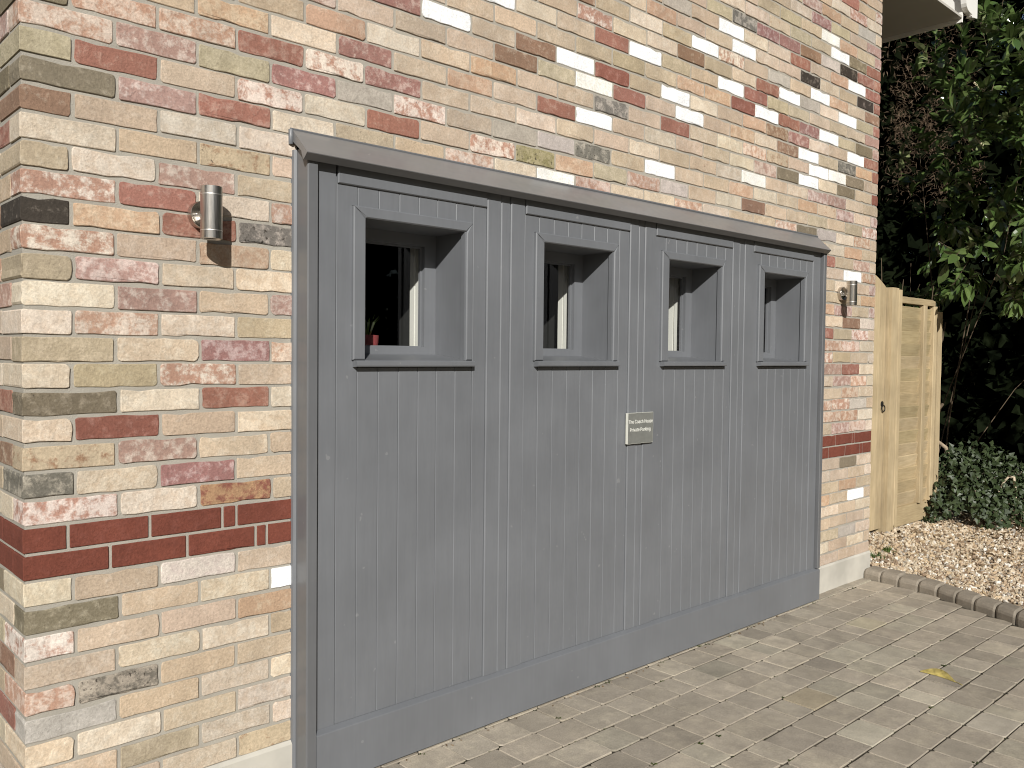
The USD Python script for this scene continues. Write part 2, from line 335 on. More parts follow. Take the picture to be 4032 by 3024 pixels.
DEFAULT = 'bbbbbbbbbbcckkvo'
SIDE = 'bbbckkvopqrcbgnb'
pieces = []          # (area in the picture, wall, vertices, faces, looks)
def add_piece(wall, vf, c, seed):
    v, f = vf; ctr = v.mean(0); (uv, z) = project(v)
    inside = z.min() > .1 and uv[:, 0].max() > 0 and uv[:, 0].min() < 4032 and uv[:, 1].max() > 0 and uv[:, 1].min() < 3024
    area = np.prod(np.clip(uv.max(0), 0, [4032, 3024]) - np.clip(uv.min(0), 0, [4032, 3024])) if inside else 0
    if c == 'B' or wall == 'front': pass
    pieces.append((area, wall, v, f, looks_of(c, random.Random(seed * 31 + 5))))

TOPK = 50
for k in range(-9, TOPK):
    red = k in (0, 1)
    off = X1 if k % 2 == 0 else X1 - P / 2
    z0, z1 = k * K + .0051, (k + 1) * K - .0051
    row = ROWS.get(k, '.' * 23)
    spans = []
    if red:   # machine-made red band with small closers
        xs = [-.006, .1075, .3325, .5575, .604, .83, 4.17, 4.40, 4.625, 4.85, 4.885, W] if k == 1 else [-.006, .220, .445, .670, .709, .94, 4.17, 4.30, 4.53, 4.755, 4.96, 5.0, W]
        spans = [(a + (.005 if i else 0), b - .005, 'B') for i, (a, b) in enumerate(zip(xs[:-1], xs[1:]))]
    else:
        for n in range(0, 22):
            r = random.Random(k * 977 + n)
            a, b = off + (n - 1) * P, off + n * P
            ja, jb = random.Random(k * 977 + n * 7 + 1).uniform(-.006, .006), random.Random(k * 977 + (n + 1) * 7 + 1).uniform(-.006, .006)
            a = max(a + ja, -.0045 if n == 0 else -1) if n else -.0045; b = b + jb
            if a > W - .03: continue
            if b > W - .05: b = W + .004
            ch = row[n] if n < len(row) else '.'
            if ch == '.': ch = r.choice(DEFAULT)
            spans.append((a + (0 if n == 0 else .0055), b - (.0055 if b < W else 0), ch))
    for i, (a, b, ch) in enumerate(spans):
        zt = DTOP
        if z1 > GZ and z0 < zt and k < 18:     # beside the garage door
            if a >= DX0 - .01 and b <= DX1 + .01: continue
            if a < DX0 < b: b = DX0 - .002
            if a < DX1 < b: a = DX1 + .002
            if b - a < .012: continue
        r = random.Random(k * 131 + i)
        irr = .25 if red else (1.0 if ch not in 'bcy' else .8) * r.uniform(.7, 1.3)
        dz = 0 if red else r.uniform(-.002, .002)
        corner = i == 0
        depth = (.21 if k % 2 else .1) if corner else .012
        v, f = brick(a, b, z0 + dz - (0 if red else r.uniform(-.0015, .0015)), z1 + dz, 'front', (.0045 if red else r.uniform(.0028, .0056)), depth, irr, 4 if b - a > .15 else 2, k * 131 + i)
        add_piece('front', (v, f), ch, k * 131 + i)
    y = (.2205 if k % 2 else .1105)            # the wall round the corner
    n = 0
    while y < 2.6:
        L = P - .011
        r = random.Random(k * 401 + n)
        add_piece('side', brick(y, y + L, z0, z1, 'left', .0045 if red else r.uniform(.0025, .005), .012, .25 if red else 1, 2, k * 401 + n + 9), 'B' if red else r.choice(SIDE), k * 401 + n + 9)
        y += P; n += 1

house = thing('brick_house', label='brick house of mixed buff, red and white bricks with a grey garage door', cat='house')
wall_poly = [(0, GZ - .1), (W, GZ - .1), (W, TOPK * K), (0, TOPK * K)]
hole = [(DX0, GZ - .09), (DX1, GZ - .09), (DX1, DTOP), (DX0, DTOP)]
front = obj('brick_wall', MB().prism(wall_poly, 1, 0.0, .11, [hole]), M_MORTAR, house)
side = obj('brick_wall', MB().box(0.0, .11, .1105, 2.6, GZ - .1, TOPK * K), M_MORTAR, house)
order = sorted(range(len(pieces)), key=lambda i: -pieces[i][0])
singles = set(order[:298])
rest = {'front': [], 'side': []}
for i, (area, wall, v, f, lk) in enumerate(pieces):
    if i in singles:
        obj('brick', (v, f), M_BRICK, front if wall == 'front' else side, pv=lk)
    else: rest[wall].append(i)
for wall, par in (('front', front), ('side', side)):
    mb = MB(); pv = {k: [] for k in ('tone', 'wash', 'knob', 'seed')}
    for i in rest[wall]:
        _, _, v, f, lk = pieces[i]; mb.add(v, f)
        for k in pv: pv[k].append(np.tile(lk[k], (len(v), 1)))
    obj('brickwork', mb, M_BRICK, par, kind='stuff', pv={k: np.vstack(x) for k, x in pv.items()})
# pale concrete plinth
pz = -.672
def plinth(x0, x1):
    prof = [(.05, GZ - .1), (-.012, GZ - .1), (-.012, pz - .012), (-.004, pz), (.05, pz)]
    return MB().prism(prof, 0, x0, x1)
obj('plinth', plinth(-.012, DX0 - .012), M_PLINTH, house); obj('plinth', plinth(DX1 + .014, W + .012), M_PLINTH, house)
obj('plinth', MB().box(-.012, .05, .052, 2.6, GZ - .1, pz - .002), M_PLINTH, house)
# the parts of the house behind: a closed dark room and outer shell
shell = MB()
shell.box(W - .12, W, .112, 4.2, GZ - .1, TOPK * K); shell.box(.112, W - .122, 4.08, 4.2, GZ - .1, TOPK * K)
shell.box(.0, .11, 2.602, 4.2, GZ - .1, TOPK * K)
obj('house_shell', shell, M_MORTAR, house)
obj('roof', MB().prism([(-.75, TOPK * K + .03), (-.75, TOPK * K + .002), (5.0, TOPK * K + .002), (5.0, TOPK * K + .03), (2.1, TOPK * K + 1.7)], 0, -.3, W + .05), simple('roof_look', (.12, .06, .045), .8, 10, .2), house)
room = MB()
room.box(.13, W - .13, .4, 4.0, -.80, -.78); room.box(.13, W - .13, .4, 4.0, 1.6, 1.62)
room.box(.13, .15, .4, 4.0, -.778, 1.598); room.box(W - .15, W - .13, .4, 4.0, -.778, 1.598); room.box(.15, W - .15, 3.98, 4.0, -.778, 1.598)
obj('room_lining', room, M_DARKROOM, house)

# ------------------------------------------------------------------ garage door
LEAF = [(.919, 1.584, [1.0025, 1.0885, 1.1745, 1.260, 1.344, 1.4325, 1.5175]), (1.7875, 2.447, [1.871, 1.957, 2.043, 2.126, 2.208, 2.293, 2.378]),
        (2.636, 3.2835, [2.718, 2.802, 2.886, 2.970, 3.054, 3.138, 3.222]), (3.483, 4.131, [3.566, 3.650, 3.735, 3.820, 3.905, 3.990, 4.062])]
WIN = [(1.0365, 1.4876), (1.9045, 2.346), (2.752, 3.2035), (3.6105, 4.058)]
WZ0, WZ1 = .610, 1.0975
YB, YS, YR = -.0650, -.0680, -.0740        # faces of boards, stiles and rails
onb = lambda x: -.618 + (x + .618) * 1.00596           # measured on y = -.08, the boards lie at y = -.065
LEAF = [(onb(a), onb(b), [onb(q) for q in c]) for a, b, c in LEAF]
BACK = -.042
dp = [(.824, GZ - .02), (4.282, GZ - .02), (4.282, 1.335), (.824, 1.335)]
hs = [[(a - .004, WZ0 - .012), (b + .004, WZ0 - .012), (b + .004, WZ1 + .006), (a - .004, WZ1 + .006)] for a, b in WIN]
door = obj('garage_door', MB().prism(dp, 1, BACK, .108, hs), M_GREY, house, label='wide grey boarded garage door with four small square windows')
RT = -.640                                   # top of the bottom rail
for li, (l0, l1, js) in enumerate(LEAF):
    xs = [l0] + js + [l1]; wa, wb = WIN[li]
    for a, b in zip(xs[:-1], xs[1:]):
        g = .0007; dy = random.uniform(-.0006, .0006); c = random.uniform(.0017, .0029)
        parts = [(RT + .004, 1.226)] if (b < wa - .005 or a > wb + .0) else [(RT + .004, WZ0 - .026), (WZ1 + .0045, 1.226)]
        for q0, q1 in parts: obj('board', chbox(a + g, b - g, BACK, YB + dy, q0, q1, c), M_GREY, door)
    obj('top_rail', chbox(l0 + .002, l1 - .002, YB + .001, YR, 1.2035, 1.275, .003, cx=True, cz=True), M_GREY, door)
def stile(a, b, y): obj('stile', chbox(a + .0006, b - .0006, BACK, y, RT + .004, 1.275, .004), M_GREY, door)
O = onb
stile(.852, O(.919), YS)
stile(O(1.584), O(1.658), YS - .003); stile(O(1.658), O(1.7085), YS - .0005); stile(O(1.7085), O(1.7875), YS - .003)
for a, m1, m2, b in ((2.447, 2.512, 2.556, 2.636), (3.2835, 3.348, 3.398, 3.483)):
    a, m1, m2, b = map(O, (a, m1, m2, b))
    stile(a, m1, YS - .003); stile(m1, m2, YS - .0005); stile(m2, b, YS - .003)
stile(O(4.131), 4.2505, YS)
# bottom rail across everything, with a weathered (sloping) upper arris
br = [(BACK, GZ + .014), (-.0900, GZ + .014), (-.0900, RT - .010), (-.0885, RT - .006), (YS + .0005, RT + .0035), (BACK, RT + .0035)]
obj('bottom_rail', MB().prism(br, 0, .8449, 4.284), M_GREY, door)
# frame uprights: left with a mastic bead against the brickwork, right one splayed
obj('frame_post', MB().prism([(.8065, -.0005), (.8065, -.086), (.8105, -.090), (.8425, -.090), (.8445, -.088), (.8445, -.0005)], 2, GZ + .014, 1.30), M_FRAME, door)
obj('sealant_bead', MB().prism([(.7945, .0), (.7975, -.014), (.8050, -.020), (.8062, -.020), (.8062, .0)], 2, GZ + .014, 1.30), M_GREY, door)
obj('frame_post', MB().prism([(4.2512, BACK), (4.2512, -.087), (4.2542, -.090), (4.2810, -.090), (4.2840, -.087), (4.2840, BACK)], 2, RT + .004, 1.30), M_FRAME, door)
# projecting weathered hood
hp = [(.0, 1.3700), (-.010, 1.3660), (-.1265, 1.2745), (-.1255, 1.2720), (-.1000, 1.2545), (-.092, 1.2600), (-.080, 1.2850), (.0, 1.335)]
hv, hf = MB().prism(hp, 0, 0, 1).get()
t = np.clip(-hv[:, 1] / .1265, 0, 1)
hv[:, 0] = np.where(hv[:, 0] < .5, .795 - .0125 * t, 4.3225 - .062 * t)
obj('hood', (hv, hf), M_HOOD, door)
obj('hood_bead', MB().tube([(.789, -.006, 1.366), (2.5, -.006, 1.3705), (4.318, -.006, 1.3705)], .0065, 8), M_FRAME, door, smooth=True)
obj('hood_bead', MB().tube([(.7895, -.008, 1.366), (.789, -.009, 1.34), (.790, -.008, 1.318)], .0085, 8), M_GREY, door, smooth=True)

for wi, (a, b) in enumerate(WIN):
    D = .112
    lin = MB()
    lin.box(a - .003, a, -.0655, D, WZ0 - .008, WZ1 + .003); lin.box(b, b + .003, -.0655, D, WZ0 - .008, WZ1 + .003)
    lin.box(a, b, -.0655, D, WZ1, WZ1 + .003)
    lin.box(b - .006, b, -.0735, -.050, WZ0 + .002, WZ1)          # small stop bead on the right jamb
    win = obj('window', lin, M_GREY, house)
    tm = []
    tw = .049 if wi < 2 else .054
    oa, ob, ot = a - tw, b + (.032 if wi < 2 else .030), WZ1 + .038
    def mitre(pts, yb=-.0640, yf=-.0800, c=.004):
        ctr = np.mean(pts, 0); p = np.array(pts); q = p + (ctr - p) * np.array([c * 2 / max(.01, np.ptp(p[:, 0])), c * 2 / max(.01, np.ptp(p[:, 1]))])
        v = np.vstack([np.column_stack([p[:, 0], np.full(4, yb), p[:, 1]]), np.column_stack([p[:, 0], np.full(4, yf + c), p[:, 1]]), np.column_stack([q[:, 0], np.full(4, yf), q[:, 1]])])
        f = [(8, 9, 10, 11), (0, 3, 2, 1)]
        for o in (0, 4):
            for i in range(4): k2 = (i + 1) % 4; f.append((o + i, o + k2, o + k2 + 4, o + i + 4))
        return v, np.array([t3 for q4 in f for t3 in ((q4[0], q4[1], q4[2]), (q4[0], q4[2], q4[3]))])
    e = .0007
    obj('trim', mitre([(oa, WZ0 + .001), (a, WZ0 + .001), (a, WZ1 - e), (oa, ot - e)]), M_GREY, win)
    obj('trim', mitre([(b, WZ0 + .001), (ob, WZ0 + .001), (ob, ot - e), (b, WZ1 - e)]), M_GREY, win)
    obj('trim', mitre([(a, WZ1 + e), (b, WZ1 + e), (ob, ot + e), (oa, ot + e)], -.0640, -.0792), M_GREY, win)
    sp = [(D, WZ0 - .012), (-.0640, WZ0 - .012), (-.0640, WZ0 - .024), (-.0915, WZ0 - .022), (-.0935, WZ0 - .018), (-.0935, WZ0 - .004), (-.0885, WZ0 - .0005), (D, WZ0 + .022)]
    sl = MB().prism(sp, 0, a + .0005, b - .0005)
    ear = [(-.0640, WZ0 - .024), (-.0915, WZ0 - .022), (-.0935, WZ0 - .018), (-.0935, WZ0 - .004), (-.0885, WZ0 - .0005), (-.0640, WZ0 - .0005)]
    sl.prism(ear, 0, oa + .006, a + .0005).prism(ear, 0, b - .0005, ob + .002)
    obj('sill', sl, M_GREY, win)
    # casement behind the reveal
    fr = MB().prism([(a - .02, WZ0 - .02), (b + .02, WZ0 - .02), (b + .02, WZ1 + .02), (a - .02, WZ1 + .02)], 1, D, D + .018, [[(a + .056, .660), (b - .055, .660), (b - .055, WZ1 - .045), (a + .056, WZ1 - .045)]])
    fr.prism([(a - .02, WZ0 - .02), (b + .02, WZ0 - .02), (b + .02, WZ1 + .02), (a - .02, WZ1 + .02)], 1, D + .018, D + .03, [[(a + .064, .664), (b - .063, .664), (b - .063, WZ1 - .053), (a + .064, WZ1 - .053)]])
    obj('casement', fr, M_GREY, win)
    obj('pane', MB().box(a + .05, b - .05, D + .0305, D + .0345, .656, WZ1 - .041), M_GLASS, win)
    # white painted plaster reveal indoors: outer strip, groove, inner strip
    rv = MB()
    rx = b - .036
    rv.box(rx, rx + .02, D + .064, D + .0855, .60, 1.2); rv.box(rx, rx + .02, D + .0935, D + .122, .60, 1.2)
    rv.box(rx + .012, rx + .03, D + .0855, D + .0935, .60, 1.2)
    obj('plaster_reveal', rv, M_WHITE, win)
    # ends of the room behind the door leaf
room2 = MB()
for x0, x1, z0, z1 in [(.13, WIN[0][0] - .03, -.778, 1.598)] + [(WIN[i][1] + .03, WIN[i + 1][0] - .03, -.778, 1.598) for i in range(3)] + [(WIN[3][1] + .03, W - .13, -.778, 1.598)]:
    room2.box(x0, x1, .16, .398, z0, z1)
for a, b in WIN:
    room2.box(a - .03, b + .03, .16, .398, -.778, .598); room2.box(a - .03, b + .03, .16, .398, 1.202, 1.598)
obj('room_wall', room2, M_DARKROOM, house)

# ------------------------------------------------------------------ canopy at the right-hand side of the house
cx = 6.58
can = obj('canopy', MB().box(W + .002, cx - .02, .012, 1.6, 3.292, 3.31), M_SOFFIT, house, label='grey shaded soffit projecting past the right wall corner')
obj('fascia', MB().box(cx - .019, cx, .012, 1.6, 3.262, 3.60), M_WHITE, can)
og = [(6.757, 3.328), (6.757, 3.72), (6.44, 3.72), (6.513, 3.47), (6.516, 3.414), (6.522, 3.385), (6.536, 3.362), (6.556, 3.346), (6.585, 3.337), (6.625, 3.333), (6.645, 3.333), (6.652, 3.327), (6.640, 3.318), (6.652, 3.309), (6.69, 3.317)]
obj('bargeboard', MB().prism(og, 1, -.03, .010), M_WHITE, can)
obj('canopy_roof', MB().prism([(W + .002, 3.80), (W + .002, 4.35), (6.75, 3.60), (6.75, 3.55), (cx + .01, 3.62)], 1, .014, 1.6), simple('slate_look', (.10, .10, .11), .6, 10, .2), can)

# ------------------------------------------------------------------ wall lamps, sign, pot
def wall_lamp(name, x, zt, zb, label):
    loc = (x, -.0065, (zt + zb) / 2); h = (zt - zb) / 2
    t = thing(name, loc, label, 'wall lamp', 'steel wall lamps either side of the garage door')
    R0, yc = .0318, -.0735
    body = MB().lathe([(.026, -h + .004), (.0285, -h), (R0, -h + .001), (R0, h - .001), (.0285, h), (.026, h - .004)], 40, (0, yc, 0))
    obj('lamp_body', body, M_STEEL, t, smooth=35)
    for s in (-1, 1):
        obj('groove_ring', MB().lathe([(R0 + .0004, s * h * .68 - .0012), (R0 + .0007, s * h * .68), (R0 + .0004, s * h * .68 + .0012)], 40, (0, yc, 0)), M_STEELRING, t, smooth=True)
        obj('lens', MB().lathe([(.0005, s * (h - .006)), (.0262, s * (h - .006))], 24, (0, yc, 0)), simple(f'lens_look_{x:.0f}_{s + 1}', (.05, .05, .05), .2), t)
    obj('wall_plate', MB().lathe([(.0425, 0), (.0425, .020), (.0405, .0228), (.0385, .021), (.030, .013), (.012, .009), (.0005, .009)], 40, (0, 0, 0), axis=1), M_STEEL, t, smooth=40)
    obj('bracket', MB().box(-.009, .009, -.045, -.009, -.012, .012), M_STEEL, t)
    for s in (-1, 1): obj('screw', MB().lathe([(.003, .012), (.0028, .019), (.0005, .020)], 10, (s * .022, 0, 0), axis=1), M_STEELRING, t, smooth=40)
wall_lamp('wall_lamp', .4885, 1.128, .971, 'brushed steel up-down wall lamp beside the left brick corner')
wall_lamp('wall_lamp', 4.632, 1.119, .965, 'brushed steel up-down wall lamp near the timber gate')

sx0, sx1, sz0, sz1, sy = 2.4495, 2.6345, .2298, .372, -.0865
sign = thing('door_sign', ((sx0 + sx1) / 2, -.072, sz0), 'small grey plaque reading The Coach House Private Parking on the garage door', 'sign')
so = ((sx0 + sx1) / 2, -.072, sz0)
obj('plate', MB().box(sx0 + .0012, sx1 - .0012, sy, -.0722, sz0 + .0012, sz1 - .0012), M_SIGN, sign, off=so)
ed = MB().box(sx0, sx0 + .001, sy + .0006, -.0722, sz0, sz1).box(sx0 + .001, sx1, sy + .0006, -.0722, sz1 - .001, sz1).box(sx1 - .001, sx1, sy + .0006, -.0722, sz0, sz1 - .001).box(sx0 + .001, sx1 - .001, sy + .0006, -.0722, sz0, sz0 + .001)
obj('edge', ed, M_SIGNEDGE, sign, off=so)
for txt, zz, wid, xl in (('The Coach House', .3235, .176, sx0 + .004), ('Private Parking', .2865, .150, sx0 + .014)):
    tmesh = meshkit.text_mesh(txt, .0165, .0008); v = np.array(tmesh.vertices); v[:, 0] *= wid / np.ptp(v[:, 0])
    v = np.stack([xl + v[:, 0] - v[:, 0].min(), sy - v[:, 2] - .0001, zz + v[:, 1]], 1)
    obj('lettering', (v, np.array(tmesh.faces)[:, ::-1]), M_LETTER, sign, off=so)

pot = thing('flower_pot', (1.292, .30, .598), 'small red and green pot with a plant on the sill inside the leftmost window', 'flower pot')
obj('pot', MB().lathe([(.0005, 0), (.038, 0), (.042, .052)], 24), simple('pot_green_look', (.10, .20, .16), .5), pot, smooth=40)
obj('pot_rim', MB().lathe([(.0423, .053), (.047, .108), (.043, .108), (.041, .095), (.0005, .095)], 24), simple('pot_red_look', (.26, .05, .055), .6), pot, smooth=40)
pl = MB()
for i in range(9):
    r = random.Random(i); a = r.uniform(0, 6.28); h = r.uniform(.03, .10); s = r.uniform(.02, .09)
    b0 = np.array([.008 * math.cos(a), .008 * math.sin(a), .095]); b1 = b0 + [s * math.cos(a), s * math.sin(a), h]
    d = np.array([-math.sin(a), math.cos(a), 0]) * .006
    pl.add([b0 - d * .5, b0 + d * .5, (b0 + b1) / 2 + d + [0, 0, .02], (b0 + b1) / 2 - d + [0, 0, .02], b1], [(0, 1, 2), (0, 2, 3), (3, 2, 4)])
obj('plant', pl, M_LAUREL, pot)
obj('window_shelf', MB().box(WIN[0][0] - .028, WIN[0][1] - .05, D + .037, .40, .585, .5975), M_WHITE, house)

# ------------------------------------------------------------------ driveway of block paving
drive = obj('driveway', MB().box(-3.5, 5.3, -7.0, -.05, GZ - .08, GZ - .0055), M_SAND, None); tag(drive, 'block-paved driveway of grey-brown setts in front of the garage door', None, None, 'structure')
def kerb_x(y): return 5.035 + .30 * (y + 0.0) * (.55 if y > -.45 else 1.0) + (.07 if y <= -.45 else 0) * 0 if y > -.45 else 4.961 + .46 * (y + .45)
def paver(x0, x1, y0, y1, z, r):
    ins = r.uniform(.0014, .003); o = []
    for cx_, cy_, sx_, sy_ in ((x0, y0, 1, 1), (x1, y0, -1, 1), (x1, y1, -1, -1), (x0, y1, 1, -1)):
        q = r.uniform(.003, .011)
        e1, e2 = (cx_, cy_ + sy_ * q), (cx_ + sx_ * q, cy_)
        o += [e1, e2] if sx_ * sy_ > 0 else [e2, e1]
    o2 = []
    for i, p_ in enumerate(o):
        o2.append(p_)
        if i % 2 == 1:
            n_ = o[(i + 1) % 8]; o2.append(((p_[0] + n_[0]) / 2 + r.uniform(-.0018, .0018), (p_[1] + n_[1]) / 2 + r.uniform(-.0018, .0018)))
    o = np.array(o2); N = len(o); c = o.mean(0); d = o - c; inn = o - np.sign(d) * np.minimum(np.abs(d) * .4, ins)
    tl = np.array([r.uniform(-.008, .008), r.uniform(-.008, .008)])
    h = lambda p_: z + (p_ - c) @ tl
    v = np.vstack([np.column_stack([inn, h(inn)]), np.column_stack([o, h(o) - ins * .75]), np.column_stack([o, np.full(N, GZ - .02)])])
    f = [(0, i, i + 1) for i in range(1, N - 1)]
    for s_ in (0, N):
        for i in range(N): k_ = (i + 1) % N; f += [(s_ + i, s_ + N + i, s_ + N + k_), (s_ + i, s_ + N + k_, s_ + k_)]
    return v, np.array(f)
PAVE = [(.262, .234, .189), (.245, .219, .177), (.278, .250, .202), (.255, .228, .184), (.268, .238, .192), (.256, .235, .188), (.238, .213, .174)]
pavs = []
for rowi in range(-8, 34):
    y1 = -1.184 - .157 * rowi + .157; y0 = y1 - .157
    y1 = min(y1, -.058)
    r = random.Random(900 + rowi); x = -3.4 + r.uniform(0, .2)
    while x < 5.2:
        L = r.choice([.125, .165, .165, .165, .205, .205, .165])
        xe = x + L; lim = kerb_x((y0 + y1) / 2) - .004
        if x > lim - .02: break
        if xe > lim - .05: xe = lim
        g = r.uniform(.0028, .0052); gx_ = r.uniform(.0009, .002)
        v, f = paver(x + gx_, xe - gx_, y0 + g, y1 - g, GZ + r.uniform(-.0016, .0016), r)
        uv, zc = project(v); ins_ = zc.min() > .1 and uv[:, 0].max() > 0 and uv[:, 0].min() < 4032 and uv[:, 1].max() > 0 and uv[:, 1].min() < 3024
        area = np.prod(np.ptp(uv, axis=0)) if ins_ else 0
        c = np.array(r.choice(PAVE)) * [1.28, 1.255, 1.25] * r.uniform(.84, 1.10)
        r.random(); r.random()
        pavs.append((area, v, f, dict(tone=c, wash=c * np.array([1.26, 1.26, 1.22]), knob=np.array([.56 + r.uniform(-.08, .08), .74 + r.uniform(-.04, .04), 0]), seed=np.array([r.uniform(0, 40)] * 3))))
        x = xe
# pale and ochre setts that the photograph shows
def recolour(px, py, c):
    for i, (a_, v, f, lk) in enumerate(pavs):
        if v[:, 0].min() < px < v[:, 0].max() and v[:, 1].min() < py < v[:, 1].max(): lk['tone'] = np.array(c); lk['wash'] = np.array(c) * 1.12
def ground_at(u, v):
    d = CR * (u - 2016) / 3391.25 - CU * (v - 1512) / 3391.25 + CF; t_ = (GZ - CAM[2]) / d[2]; return CAM + t_ * d
for u, v, c in ((3630, 2725, (.45, .405, .32)), (3405, 2443, (.39, .345, .25)), (3180, 2742, (.33, .28, .20)), (3400, 2870, (.40, .365, .29)), (3880, 2810, (.39, .35, .285))):
    g = ground_at(u, v); recolour(g[0], g[1], c)
ordp = sorted(range(len(pavs)), key=lambda i: -pavs[i][0]); topp = set(ordp[:299])
mb = MB(); pv = {k: [] for k in ('tone', 'wash', 'knob', 'seed')}
for i, (a_, v, f, lk) in enumerate(pavs):
    if i in topp and a_ > 0: obj('paving_sett', (v, f), M_PAVER, drive, pv=lk)
    else:
        mb.add(v, f)
        for k in pv: pv[k].append(np.tile(lk[k], (len(v), 1)))
obj('paving', mb, M_PAVER, drive, kind='stuff', pv={k: np.vstack(x) for k, x in pv.items()})

# kerb of rounded blocks
kb = thing('block_kerb', (0, 0, GZ), 'low kerb of rounded grey-brown blocks between the paving and the gravel bed', 'kerb')
kp = []
y = -.012; n = 0
while y > -5.0:
    L = random.Random(n + 50).uniform(.122, .134); r = random.Random(n + 70)
    ya, yb_ = y - .003, y - L + .003
    xa, xb = kerb_x(ya) + r.uniform(-.006, .006), kerb_x(yb_) + r.uniform(-.006, .006)
    w, h = r.uniform(.150, .165), r.uniform(.062, .072)
    prof = [(0, -.02), (0, h * .50), (.006, h * .70), (.022, h * .93), (.045, h), (w - .02, h), (w, h - .012), (w, -.02)]
    N = len(prof); rings = []
    for t_, sc in ((0, .90), (.10, 1.0), (.9, 1.0), (1, .90)):
        yy = ya + (yb_ - ya) * t_; xx_ = xa + (xb - xa) * t_
        rings.append(np.array([(xx_ + (p_[0] - w / 2) * (1 if sc == 1 else .95) + w / 2, yy, (p_[1] if p_[1] < 0 else p_[1] * sc + 0)) for p_ in prof]))
    v = np.vstack(rings); f = []
    for i in range(3):
        for j_ in range(N):
            k_ = (j_ + 1) % N; f += [(i * N + j_, i * N + k_, (i + 1) * N + k_), (i * N + j_, (i + 1) * N + k_, (i + 1) * N + j_)]
    for base in (0, 3 * N):
        for j_ in range(1, N - 1): f.append((base, base + j_, base + j_ + 1) if base else (base, base + j_ + 1, base + j_))
    c = np.array((.235, .205, .165)) * r.uniform(.88, 1.12)
    obj('kerb_block', (v, np.array(f)), M_PAVER, kb, pv=dict(tone=c, wash=c * 1.3, knob=np.array([.60, .76, 0]), seed=np.array([n * 1.7] * 3)), smooth=False)
    y -= L; n += 1

# ------------------------------------------------------------------ garden bed, ground
ground = obj('ground', MB().box(-60, 90, -60, 90, GZ - .5, GZ - .09), M_GROUND, None); tag(ground, 'ground round the house', None, None, 'structure')
def bed_z(x, y): return GZ + .045 + .012 * math.sin(3.1 * x + 1.7 * y) + .01 * math.sin(7 * y - 2 * x) + .03 * max(0, min(1, x - 6.8))
gx, gy = np.linspace(0, 1, 60), np.linspace(-6, 2.4, 90)
vs = []; 
for yy in gy:
    x0 = kerb_x(min(yy, -.01)) + .13 if yy < 0 else W + .004
    for tt in gx: xx_ = x0 + (11.5 - x0) * tt; vs.append((xx_, yy, bed_z(xx_, yy) - .006))
fs = [(i * 60 + j, i * 60 + j + 1, (i + 1) * 60 + j + 1, (i + 1) * 60 + j) for i in range(89) for j in range(59)]
bed = obj('garden_bed', MB().add(vs, fs), M_GRAVELBED, None, smooth=True); tag(bed, 'earth bed beyond the kerb under the gravel and shrubs', None, None, 'structure')

def instancer(name, parent, protos, pts, quats, scales, idx, label=None, cat=None):
    pi = UsdGeom.PointInstancer.Define(stage, fresh(name, path_of(parent)))
    rel = pi.CreatePrototypesRel()
    base = str(pi.GetPath()) + '/source'
    UsdGeom.Scope.Define(stage, base)
    for i, (nm, mesh, m) in enumerate(protos):
        u = usdkit.mesh(stage, f'{base}/{nm}_{i:02d}', mesh, m, smooth=False); rel.AddTarget(u.GetPath())
    pi.CreatePositionsAttr(Vt.Vec3fArray.FromNumpy(np.asarray(pts, np.float32)))
    pi.CreateScalesAttr(Vt.Vec3fArray.FromNumpy(np.asarray(scales, np.float32)))
    pi.CreateOrientationsAttr([Gf.Quath(float(q[0]), float(q[1]), float(q[2]), float(q[3])) for q in quats])
    pi.CreateProtoIndicesAttr(Vt.IntArray.FromNumpy(np.asarray(idx, np.int32)))
    tag(pi, label, cat, None, 'stuff')
    return pi.GetPrim()
def rand_quats(n, rg):
    q = rg.normal(size=(n, 4)); return q / np.linalg.norm(q, axis=1, keepdims=True)
def quat_frames(X, Z):
    """unit quaternions whose x axis is X and z axis close to Z"""
    X = X / np.linalg.norm(X, axis=1, keepdims=True); Y = np.cross(Z, X); Y /= np.linalg.norm(Y, axis=1, keepdims=True) + 1e-9; Z = np.cross(X, Y)
    m = np.stack([X, Y, Z], 2); t_ = np.clip(1 + m[:, 0, 0] + m[:, 1, 1] + m[:, 2, 2], 1e-6, None)
    from scipy.spatial.transform import Rotation
    q = Rotation.from_matrix(m).as_quat(); return np.column_stack([q[:, 3], q[:, :3]])

# gravel: pale angular stones
stones = []
for i in range(9):
    m = trimesh.creation.icosphere(1, 1.0); v = np.array(m.vertices); rg = np.random.default_rng(i)
    v *= (1 + .28 * rg.normal(size=(len(v), 1)).clip(-1.2, 1.2)); v *= [1, rg.uniform(.6, .9), rg.uniform(.45, .7)]
    stones.append(('stone', (v, np.array(m.faces)), STONES[[0, 1, 2, 0, 5, 0, 3, 4, 1][i]]))
rg = np.random.default_rng(3); pts, scl = [], []
while len(pts) < 15000:
    if rg.random() < .8: x, y = rg.uniform(4.9, 7.9), rg.uniform(-1.4, .75)
    else: x, y = rg.uniform(4.3, 10), rg.uniform(-5, 1.2)
    if y < 0 and x < kerb_x(y) + .155: continue
    if y >= 0 and x < W + .012: continue
    if x > 6.9 + .5 * math.sin(4 * y) * .4 and rg.random() < min(.9, (x - 6.7) * .8): continue
    s = rg.uniform(.0055, .0125) if rg.random() < .93 else rg.uniform(.013, .024)
    pts.append((x, y, bed_z(x, y) + s * .1)); scl.append((s, s, s))
n = len(pts); idx = rg.choice(9, n, p=[.16, .12, .10, .15, .14, .12, .08, .06, .07])
gr = instancer('gravel', None, stones, pts, rand_quats(n, rg), scl, idx, 'pale cream and tan gravel spread over the bed beside the house', 'gravel')

